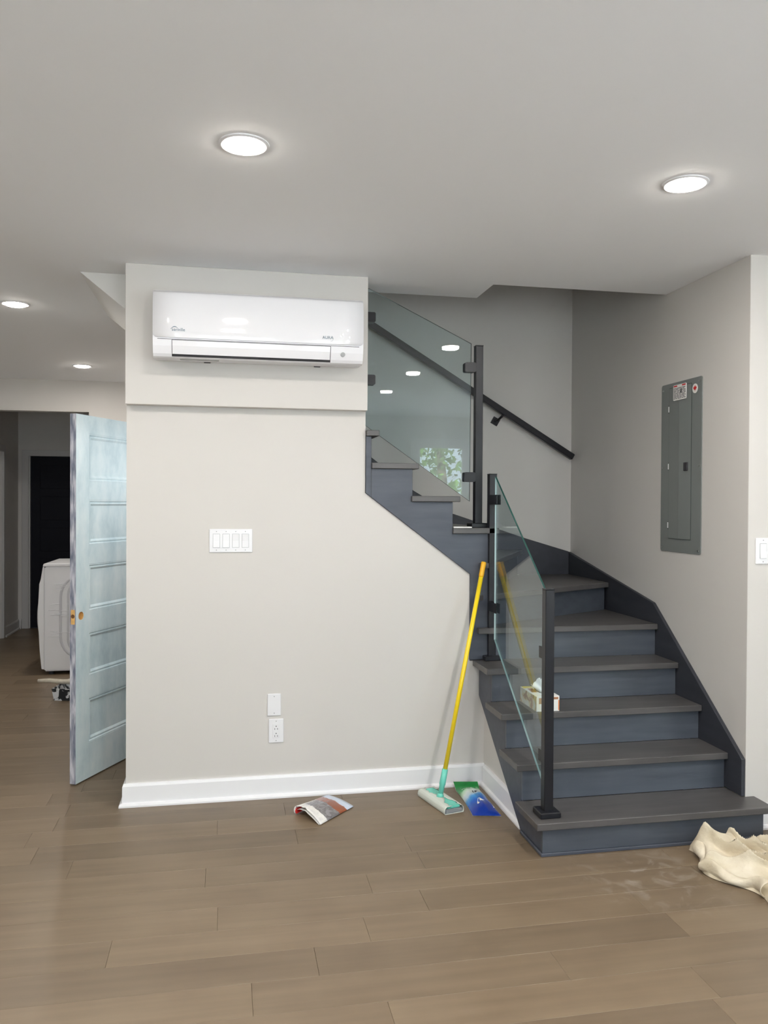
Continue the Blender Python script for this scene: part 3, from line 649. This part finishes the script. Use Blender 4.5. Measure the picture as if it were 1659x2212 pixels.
for (a, b), (c, d) in zip(zr, zr[1:]):
    bm = bmesh.new(); z0, z1 = b+.0004, c-.0004; xa, xb = .1054, DW-.1054
    lv = [(0, .001), (.006, .001), (.012, .007), (.015, .004), (.020, .004), (.030, .012)]
    for side in (0, 1):
        rs = []
        for ins, dep in lv:
            y = dep if side == 0 else DT-dep
            rs.append([bm.verts.new(v) for v in ((xa+ins, y, z0+ins), (xb-ins, y, z0+ins), (xb-ins, y, z1-ins), (xa+ins, y, z1-ins))])
        for p, q in zip(rs, rs[1:]):
            for k in range(4): bm.faces.new((p[k], p[(k+1) % 4], q[(k+1) % 4], q[k]))
        bm.faces.new(rs[-1])
        if side == 0: first = rs[0]
        else:
            for k in range(4): bm.faces.new((first[k], first[(k+1) % 4], rs[0][(k+1) % 4], rs[0][k]))
    frombm('panel', bm, dmat, pdz)

# ---------------------------------------------------------------- washing machine in the far passage
wa = thing('washing_machine', 'white washing machine wrapped in clear film, side on, behind the blue door', 'washing machine', (-.7, 3.45, 0))
wx0, wx1, wy0, wy1 = -1.02, -.36, 3.15, 3.78
box('cabinet', wx0, wx1, wy0, wy1, .03, .905, M['plastic'], wa, bev=.010, seg=2)
prism('top', [(wx0-.012, .905), (wx1, .905), (wx1, .93), (wx0-.004, .93)], 'y', wy0-.004, wy1, M['plastic'], wa, bev=.004)
frn = [(wx0-.0005, .045), (wx0-.022, .05), (wx0-.036, .20), (wx0-.052, .50), (wx0-.040, .76), (wx0-.028, .80), (wx0-.012, .903), (wx0-.0005, .903)]
prism('front', frn, 'y', wy0+.004, wy1-.004, M['plastic'], wa, bev=.003)
bm = bmesh.new(); btube(bm, [(wx0-.03, 3.46, .47), (wx0-.07, 3.46, .47), (wx0-.085, 3.46, .47)], [.24, .225, .17], 28); frombm('porthole', bm, M['acgloss'], wa)
for (x, y) in ((wx0+.05, wy0+.05), (wx0+.05, wy1-.05), (wx1-.05, wy0+.05), (wx1-.05, wy1-.05)):
    bm = bmesh.new(); btube(bm, [(x, y, 0), (x, y, .032)], .022, 12); frombm('foot', bm, M['gap'], wa)
def emboss(a0, a1, b0, b1, r, w, sgn):
    bm = bmesh.new(); o = rrect(a0, a1, b0, b1, r, 8); i = rrect(a0+w, a1-w, b0+w, b1-w, r-w, 8); n = len(o); yf = wy0+.0002
    O = [bm.verts.new((a, yf, b)) for a, b in o]; I = [bm.verts.new((a, yf, b)) for a, b in i]
    Mi = [bm.verts.new(((o[k][0]+i[k][0])/2, yf-.008*sgn, (o[k][1]+i[k][1])/2)) for k in range(n)]
    for k in range(n):
        j = (k+1) % n; bm.faces.new((O[k], O[j], Mi[j], Mi[k])); bm.faces.new((Mi[k], Mi[j], I[j], I[k]))
    frombm('embossed_rib', bm, M['rib'], wa, smooth=True)
emboss(-.90, -.48, .115, .85, .20, .022, 1); emboss(-.84, -.54, .15, .81, .145, .020, 1); emboss(-.775, -.605, .22, .74, .08, .018, 1)
film = plain('clear_wrap_crease', (.93, .93, .95), .08, coat=1); rg = random.Random(5)
bm = bmesh.new()
for k in range(26):
    x = rg.uniform(-.99, -.84); z = rg.choice([.72, .75, .58, .55, .50, .36, .33])+rg.uniform(-.015, .015); L = rg.uniform(.03, .12)
    btube(bm, [(x, wy0-.002, z), (x+L/2, wy0-.0045, z+rg.uniform(-.002, .002)), (x+L, wy0-.002, z)], [.0008, .0022, .0008], 5)
fm = frombm('wrap_creases', bm, film, wa, smooth=True); fm['kind'] = 'stuff'

# ---------------------------------------------------------------- painting gear on the passage floor
pm, n_, l_, p_ = nt('black_plastic_with_white_paint')
tc = n_.new('ShaderNodeTexCoord'); nz = n_.new('ShaderNodeTexNoise'); nz.inputs['Scale'].default_value = 14; nz.inputs['Detail'].default_value = 4; nz.inputs['Distortion'].default_value = 1.5
l_.new(tc.outputs['Object'], nz.inputs['Vector']); rp = ramp(n_, [(.50, (.015, .02, .025)), (.53, (.72, .74, .76))]); l_.new(nz.outputs[0], rp.inputs[0]); l_.new(rp.outputs[0], p_.inputs['Base Color'])
pt = thing('paint_tray', 'black paint tray smeared with white paint on the passage floor', 'paint tray', (-.62, 2.33, 0))
bm = bmesh.new(); o4 = [(-.775, 2.215), (-.46, 2.13), (-.40, 2.42), (-.73, 2.50)]; c4 = Vector((-.59, 2.32))
def sc(p, s): v = Vector(p)-c4; return (c4.x+v.x*s, c4.y+v.y*s)
lo = [bm.verts.new((*sc(p, .92), 0)) for p in o4]; hi = [bm.verts.new((*p, .088)) for p in o4]; hi2 = [bm.verts.new((*sc(p, .95), .088)) for p in o4]; inn = [bm.verts.new((*sc(p, .86), .02)) for p in o4]
bm.faces.new(lo); bm.faces.new(inn)
for A_, B_ in ((lo, hi), (hi, hi2), (hi2, inn)):
    for k in range(4): bm.faces.new((A_[k], A_[(k+1) % 4], B_[(k+1) % 4], B_[k]))
frombm('tray', bm, pm, pt)
bm = bmesh.new(); btube(bm, [(-.905, 2.40, .110), (-.82, 2.37, .116), (-.72, 2.335, .112), (-.60, 2.30, .114), (-.45, 2.25, .108)], [.014, .016, .017, .021, .02], 10)
setp(frombm('stirring_stick', bm, M['stick'], smooth=True), 'paint-crusted wooden stick lying across the paint tray', 'stick')
bm = bmesh.new(); btube(bm, [(-.81, 2.56, .006), (-.755, 2.52, .068), (-.69, 2.47, .098), (-.60, 2.41, .099)], [.009, .009, .009, .009], 4)
setp(frombm('trim_offcut', bm, M['acdull']), 'thin pale grey strip leaning on the paint tray beside the washing machine', 'strip')

# ---------------------------------------------------------------- flat mop
mop = thing('flat_mop', 'yellow-handled flat mop with teal head leaning against the stairs', 'mop', (1.485, -.235, 0))
ang = math.atan2(-.264, .067); ca, sa = math.cos(ang), math.sin(ang); MC = Vector((1.484, -.238, 0))
def ml(u, v, z): return (MC.x+u*ca-v*sa, MC.y+u*sa+v*ca, z)
def mlbox(name, u0, u1, v0, v1, z0, z1, mat, parent, bev=.002, ins=0):
    bm = bmesh.new(); bbox(bm, u0, u1, v0, v1, z0, z1, bev, 0, 2)
    for v in bm.verts: v.co = Vector(ml(*v.co))
    return frombm(name, bm, mat, parent)
mlbox('foam_pad', -.133, .133, -.046, .046, .002, .022, M['foam'], mop, .004)
hd = mlbox('head', -.130, .130, -.036, .036, .0225, .034, M['teal'], mop, .004)
def wrap(sgn):
    rg = random.Random(9+sgn); off = [rg.uniform(-.007, .007) for _ in range(30)]
    def fn(u, v):
        U = -.136+.272*u; inner = .012+(.008 if sgn > 0 else -.002)+off[int(u*24)]+(.012*math.sin(u*9))
        pts = [(0, .001), (.049, .001), (.052, .012), (.049, .026), (.040, .0355), (inner, .0365)]
        t = v*(len(pts)-1); i = min(int(t), len(pts)-2); f = t-i
        a = pts[i][0]*(1-f)+pts[i+1][0]*f; z = pts[i][1]*(1-f)+pts[i+1][1]*f
        return ml(U, sgn*a, z)
    grid('wipe_cloth', 24, 15, fn, M['padcloth'], mop, thick=.0012)
wrap(1); wrap(-1)
base = Vector(ml(0, 0, .040)); topv = Vector((1.757, -.050, 1.152)); dv = (topv-base).normalized()
bm = bmesh.new(); btube(bm, [base+Vector((0, 0, -.006)), base+Vector((0, 0, .012))], [.020, .012], 14); frombm('swivel', bm, M['teal'], mop, smooth=True)
tube('socket', [base+dv*.008, base+dv*.05, base+dv*.052, base+dv*.125], [.0125, .0135, .0155, .0145], M['teal'], mop, 16)
seg = [base+dv*.12, base+dv*.42]; 
tube('handle', [base+dv*.122, topv-dv*.075], .0112, M['yellow'], mop, 16)
tube('grip', [topv-dv*.078, topv-dv*.07, topv-dv*.004, topv], [.0116, .0128, .0130, .0115], M['orange'], mop, 16)

# ---------------------------------------------------------------- wipes bag (soft pouch lying in the corner)
bmat, n_, l_, p_ = nt('printed_pouch_film')
uvn = n_.new('ShaderNodeUVMap'); sep = n_.new('ShaderNodeSeparateXYZ'); l_.new(uvn.outputs[0], sep.inputs[0])
nz = n_.new('ShaderNodeTexNoise'); nz.inputs['Scale'].default_value = 6; l_.new(uvn.outputs[0], nz.inputs['Vector'])
ma = n_.new('ShaderNodeMath'); ma.operation = 'MULTIPLY_ADD'; ma.inputs[1].default_value = .14; l_.new(nz.outputs[0], ma.inputs[0]); l_.new(sep.outputs[1], ma.inputs[2])
mb = n_.new('ShaderNodeMath'); mb.operation = 'MULTIPLY_ADD'; mb.inputs[1].default_value = .22; l_.new(sep.outputs[0], mb.inputs[0]); l_.new(ma.outputs[0], mb.inputs[2])
rp = ramp(n_, [(.0, (.005, .16, .03)), (.36, (.01, .27, .05)), (.43, (.42, .66, .44)), (.52, (.62, .70, .66)), (.63, (.45, .60, .72)), (.70, (.05, .30, .66)), (.82, (.01, .10, .50)), (1, (.008, .04, .33))])
l_.new(mb.outputs[0], rp.inputs[0]); l_.new(rp.outputs[0], p_.inputs['Base Color']); p_.inputs['Roughness'].default_value = .22
bag = thing('wipes_pouch', 'green and blue plastic pouch of mop wipes on the floor beside the mop head', 'bag', (1.66, -.22, 0))
TL, TR, BR, BL = Vector((1.606, -.040, 0)), Vector((1.728, -.060, 0)), Vector((1.722, -.445, 0)), Vector((1.592, -.418, 0))
def bagtop(u, v):
    p = TL.lerp(TR, u).lerp(BL.lerp(BR, u), v); e = (math.sin(math.pi*min(1, max(0, u)))**.45)*(math.sin(math.pi*min(1, v*1.02))**.4 if v < .98 else 0)
    w = 1-.10*math.sin(math.pi*v)
    c = TL.lerp(TR, .5).lerp(BL.lerp(BR, .5), v); p = c+(p-c)*w
    z = .004+.036*e*(0.45+.55*min(1, v*3))*(1+.10*math.sin(v*22+u*5)+.05*math.sin(u*17-v*9))
    if v < .12: z = .004+.030*(1-v/.12)*.9+z*.4; 
    return (p.x, p.y, z)
grid('film', 22, 30, bagtop, bmat, bag)
def bagbot(u, v):
    p = Vector(bagtop(u, v)); return (p.x, p.y, .0015 if v > .12 else max(.0015, p.z-.003))
grid('backing', 22, 30, bagbot, M['paper'], bag)
def onbag(u, v): p = Vector(bagtop(u, v)); return p+Vector((0, 0, .0012))
def bagmark(name, uv, mat):
    bm = bmesh.new(); A_ = [onbag(u, v) for u, v in uv]; top = [bm.verts.new(p) for p in A_]; bm.faces.new(top)
    bot = [bm.verts.new(p-Vector((0, 0, .0008))) for p in A_]
    for k in range(len(A_)): bm.faces.new((top[k], top[(k+1) % len(A_)], bot[(k+1) % len(A_)], bot[k]))
    frombm(name, bm, mat, bag)
c18 = Vector(onbag(.52, .42)); text('lettering', '18', .030, M['gap'], c18+Vector((0, 0, .0008)), (TR-TL), Vector((0, 1, .1)), bag, bold=.0008)
for (a, b, w) in (((.22, .215), (.32, .18), .02), ((.34, .175), (.43, .165), .022), ((.45, .17), (.60, .165), .018), ((.13, .235), (.2, .215), .012)):
    bagmark('lettering_stroke', [(a[0], a[1]), (b[0], b[1]), (b[0], b[1]+w), (a[0], a[1]+w)], M['paper'])
bagmark('mop_picture', [(.55, .62), (.90, .80), (.93, .83), (.90, .845), (.62, .69), (.52, .70), (.38, .79), (.32, .80), (.33, .76), (.45, .65)], M['paper'])
bagmark('mop_picture', [(.62, .64), (.86, .73), (.87, .745), (.64, .665)], plain('pale_blue_print', (.3, .5, .8), .4))

# ---------------------------------------------------------------- brochure
rmat, n_, l_, p_ = nt('printed_brochure_paper')
uvn = n_.new('ShaderNodeUVMap'); sep = n_.new('ShaderNodeSeparateXYZ'); l_.new(uvn.outputs[0], sep.inputs[0])
nz = n_.new('ShaderNodeTexNoise'); nz.inputs['Scale'].default_value = 7; nz.inputs['Detail'].default_value = 4; l_.new(uvn.outputs[0], nz.inputs['Vector'])
r1_ = ramp(n_, [(.0, (.82, .80, .76)), (.19, (.82, .80, .76)), (.2, (.16, .15, .15)), (.56, (.16, .15, .15)), (.57, (.26, .07, .025)), (.80, (.32, .09, .035)), (.81, (.55, .62, .74)), (1, (.60, .66, .76))], 'CONSTANT')
a = n_.new('ShaderNodeMath'); a.operation = 'MULTIPLY_ADD'; a.inputs[1].default_value = .10; l_.new(nz.outputs[0], a.inputs[0]); 
b = n_.new('ShaderNodeMath'); b.operation = 'SUBTRACT'; b.inputs[1].default_value = .05; l_.new(sep.outputs[0], b.inputs[0]); l_.new(b.outputs[0], a.inputs[2])
l_.new(a.outputs[0], r1_.inputs[0])
nz2 = n_.new('ShaderNodeTexNoise'); nz2.inputs['Scale'].default_value = 9; nz2.inputs['Distortion'].default_value = 1; l_.new(uvn.outputs[0], nz2.inputs['Vector'])
r2_ = ramp(n_, [(.42, (.0, .0, .0)), (.62, (1, 1, 1))]); l_.new(nz2.outputs[0], r2_.inputs[0])
mx = n_.new('ShaderNodeMix'); mx.data_type = 'RGBA'; mx.inputs[7].default_value = (.50, .47, .50, 1); l_.new(r1_.outputs[0], mx.inputs[6])
mk = n_.new('ShaderNodeMath'); mk.operation = 'MULTIPLY'; mk.inputs[1].default_value = .35; l_.new(r2_.outputs[0], mk.inputs[0])
gt = n_.new('ShaderNodeMath'); gt.operation = 'LESS_THAN'; gt.inputs[1].default_value = .57; l_.new(a.outputs[0], gt.inputs[0])
mk2 = n_.new('ShaderNodeMath'); mk2.operation = 'MULTIPLY'; l_.new(mk.outputs[0], mk2.inputs[0]); l_.new(gt.outputs[0], mk2.inputs[1]); l_.new(mk2.outputs[0], mx.inputs[0])
l_.new(mx.outputs[2], p_.inputs['Base Color']); p_.inputs['Roughness'].default_value = .25
br = thing('brochure', 'folded glossy brochure with grey and rust photo lying by the baseboard', 'brochure', (.92, -.2, 0))
La, Lb, Ra, Rb = Vector((.785, -.235, 0)), Vector((.885, -.400, 0)), Vector((.960, -.045, 0)), Vector((1.066, -.208, 0))
def cover(u, v, lift=0, inset=0):
    a_ = La.lerp(Ra, u); b_ = Lb.lerp(Rb, u); p = a_.lerp(b_, v*(1-inset)+inset*.5)
    h = .046*(1-u*.80)*(math.sin(math.pi*(v*.86+.14))**.8)+.004
    cr = .006*math.exp(-((v-.5)/.04)**2)*(1-u)
    return (p.x-.010*(1-u)*math.sin(v*math.pi), p.y, max(.0015, h+cr-lift))
grid('cover', 16, 18, cover, rmat, br, thick=.0008)
grid('inner_page', 12, 14, lambda u, v: cover(u, .1+v*.86, .004+.010*(1-u)), M['paper'], br, thick=.0006)
def curl(u, v):
    a_ = La.lerp(Ra, u*.8); t = math.radians(40+200*v); r = .019*(1-u*.7)
    return (a_.x+.004+r*math.cos(t)*.55, a_.y-.012-r*math.cos(t)*.9*-1*.2, .0205*(1-u*.6)+r*math.sin(t)*.95)
grid('folded_edge', 10, 12, curl, M['paper'], br, thick=.0008)
grid('red_page', 8, 10, lambda u, v: (lambda p: (p[0]+.006, p[1]-.004, max(.002, p[2]*.8)))(curl(u*.9, v)), M['red'], br, thick=.0006)

# ---------------------------------------------------------------- tissue box
tb = thing('tissue_box', 'cream and brown tissue box with a white tissue pulled up, on the third step', 'tissue box', (1.945, -.345, Z[3]))
tx0, tx1, ty0, ty1, tz0, tz1 = 1.889, 2.003, -.446, -.232, Z[3]+.0005, Z[3]+.072
tm, n_, l_, p_ = nt('printed_tissue_carton')
tc = n_.new('ShaderNodeTexCoord'); nz = n_.new('ShaderNodeTexNoise'); nz.inputs['Scale'].default_value = 16; nz.inputs['Detail'].default_value = 3; nz.inputs['Distortion'].default_value = .8; l_.new(tc.outputs['Object'], nz.inputs['Vector'])
rp = ramp(n_, [(.40, (.42, .22, .11)), (.45, (.74, .62, .30)), (.52, (.78, .74, .58)), (.62, (.84, .82, .76))]); l_.new(nz.outputs[0], rp.inputs[0]); l_.new(rp.outputs[0], p_.inputs['Base Color'])
bm = bmesh.new(); bbox(bm, tx0, tx1, ty0, ty1, tz0, tz1, .0012)
for f in bm.faces: f.material_index = 0 if f.normal.x < -.9 else 1
bmesh.ops.recalc_face_normals(bm, faces=bm.faces)
for f in bm.faces: f.material_index = 0 if f.normal.x < -.9 else 1
frombm('carton', bm, [tm, M['paper']], tb)
brown = plain('brown_print', (.42, .20, .10), .5)
box('print_patch', tx0+.012, tx0+.052, ty0-.0006, ty0+.0002, tz0+.036, tz1-.008, brown, tb)
box('print_patch', tx0+.060, tx1-.006, ty0-.0006, ty0+.0002, tz1-.016, tz1-.005, brown, tb)
box('print_patch', tx1-.006, tx1-.001, ty0-.0006, ty0+.0002, tz0+.004, tz1-.020, plain('orange_print', (.75, .22, .06), .5), tb)
bm = bmesh.new(); bprism(bm, [(tx0+.004, ty1-.045), (tx0+.055, ty1-.030), (tx0+.045, ty1-.003), (tx0+.004, ty1-.003)], 'z', tz1-.0002, tz1+.0006); frombm('print_corner', bm, M['yellowprint'], tb)
bm = bmesh.new(); bprism(bm, [(tx0+.010, ty0+.085), (tx0+.038, ty0+.085), (tx0+.044, ty1-.05), (tx0+.018, ty1-.05)], 'z', tz1-.0002, tz1+.0006); frombm('print_corner', bm, brown, tb)
bm = bmesh.new(); bprism(bm, [(tx0+.057+.014*math.cos(t*.2618*2), (ty0+ty1)/2+.06*math.sin(t*.2618*2)) for t in range(12)], 'z', tz1-.0002, tz1+.0007); frombm('opening', bm, M['gap'], tb)
def tissue(u, v):
    t = u*2*math.pi; cx, cy = (tx0+tx1)/2, (ty0+ty1)/2
    fl = (1, .85, .6, .3)[0]
    rx = .008+.030*v**1.1*(1+.30*math.sin(3*t+v*2)); ry = .052*(1-v*.5)+.012*math.sin(5*t+v*3)*v
    z = tz1+.0008+v*(.038+.016*math.sin(t+2.6)+.009*math.sin(3*t+.5)); 
    return (cx+rx*math.cos(t)-.010*v, cy+ry*math.sin(t)-.01*v, z)
grid('tissue', 48, 14, tissue, M['whitehole'], tb, thick=.0005)
grid('tissue', 48, 8, lambda u, v: (lambda p: (p[0]*.45+.55*(tx0+tx1)/2-.003, p[1]*.6+.4*(ty0+ty1)/2+.005, tz1+.001+(p[2]-tz1)*1.12))(tissue(u, v)), M['whitehole'], tb, thick=.0005)

# ---------------------------------------------------------------- papers on the eighth step
pp = prism('paper_sheet', [(1.605, -.020), (1.700, -.026), (1.705, .020), (1.615, .045)], 'z', Z[8]+.0005, Z[8]+.006, M['paper'])
setp(pp, 'small flat white card lying on the tread beside the upper railing post', 'paper')

# ---------------------------------------------------------------- canvas drop cloth
cm_, n_, l_, p_ = nt('cream_canvas')
tc = n_.new('ShaderNodeTexCoord'); nz = n_.new('ShaderNodeTexNoise'); nz.inputs['Scale'].default_value = 7; nz.inputs['Detail'].default_value = 5; l_.new(tc.outputs['Object'], nz.inputs['Vector'])
rp = ramp(n_, [(.35, (.56, .48, .34)), (.65, (.72, .65, .52))]); l_.new(nz.outputs[0], rp.inputs[0]); l_.new(rp.outputs[0], p_.inputs['Base Color']); p_.inputs['Roughness'].default_value = .9
nzf = n_.new('ShaderNodeTexNoise'); nzf.inputs['Scale'].default_value = 14; nzf.inputs['Detail'].default_value = 5; l_.new(tc.outputs['Object'], nzf.inputs['Vector']); bpn = n_.new('ShaderNodeBump'); bpn.inputs['Strength'].default_value = .7; bpn.inputs['Distance'].default_value = .02
l_.new(nzf.outputs[0], bpn.inputs['Height']); l_.new(bpn.outputs[0], p_.inputs['Normal'])
from mathutils import noise as mnoise
def ridge(t): t = t % 1.0; return (1-abs(2*t-1))**2.4
def cloth(u, v):
    # u: outer left rim to the far side; v: stair side to the camera side of the heap
    x_l = 2.335+.25*max(0, .16-v)+.030*math.sin(v*13)+.16*max(0, v-.30)
    x_r = 3.05+.03*math.sin(v*7)
    y_ = -.930-.66*v-.05*math.sin(u*3.0)*(1-v)*.8-.10*u*v
    x = x_l+(x_r-x_l)*u
    e = min(1, u/.10, (1-u)/.12, v/.09, (1-v)/.10); e = max(0, e); e = math.sin(e*math.pi/2)**.55
    w = mnoise.noise(Vector((x*2.6, y_*2.6, .3)))
    s1 = (x*.62+y_*.95)*6.5+w*2.2           # long folds running from the tip towards the camera
    s2 = (x*1.1-y_*.5)*4.5+w*2.6+.4
    r1, r2 = ridge(s1), ridge(s2)
    f3 = mnoise.noise(Vector((x*10, y_*9, 4)))
    h = .034+.050*r1+.034*r2*(.4+.6*r1)+.018*f3+.055*math.exp(-((x-2.47)/.10)**2-((y_+.98)/.07)**2)
    z = .002+e*max(.012, h)
    k = .020*e
    return (x+k*math.cos(s1*6.28), y_+k*math.sin(s1*6.28)*.9, z)
dc = thing('drop_cloth', 'crumpled cream canvas drop cloth heaped on the floor by the bottom step', 'cloth', (2.7, -1.3, 0))
grid('canvas', 130, 130, cloth, cm_, dc)
def hem(u, v):   # tucked folds along the rim
    vv = .06+.60*u; p = Vector(cloth(.0, vv)); t = v*math.pi
    return (p.x+.020-.028*math.sin(t)*(1+.4*math.sin(u*20)), p.y+.006*math.sin(u*31), .003+.045*(.5-.5*math.cos(t))*(1+.35*math.sin(u*14+1)))
grid('fold', 60, 10, hem, cm_, dc, thick=.002)
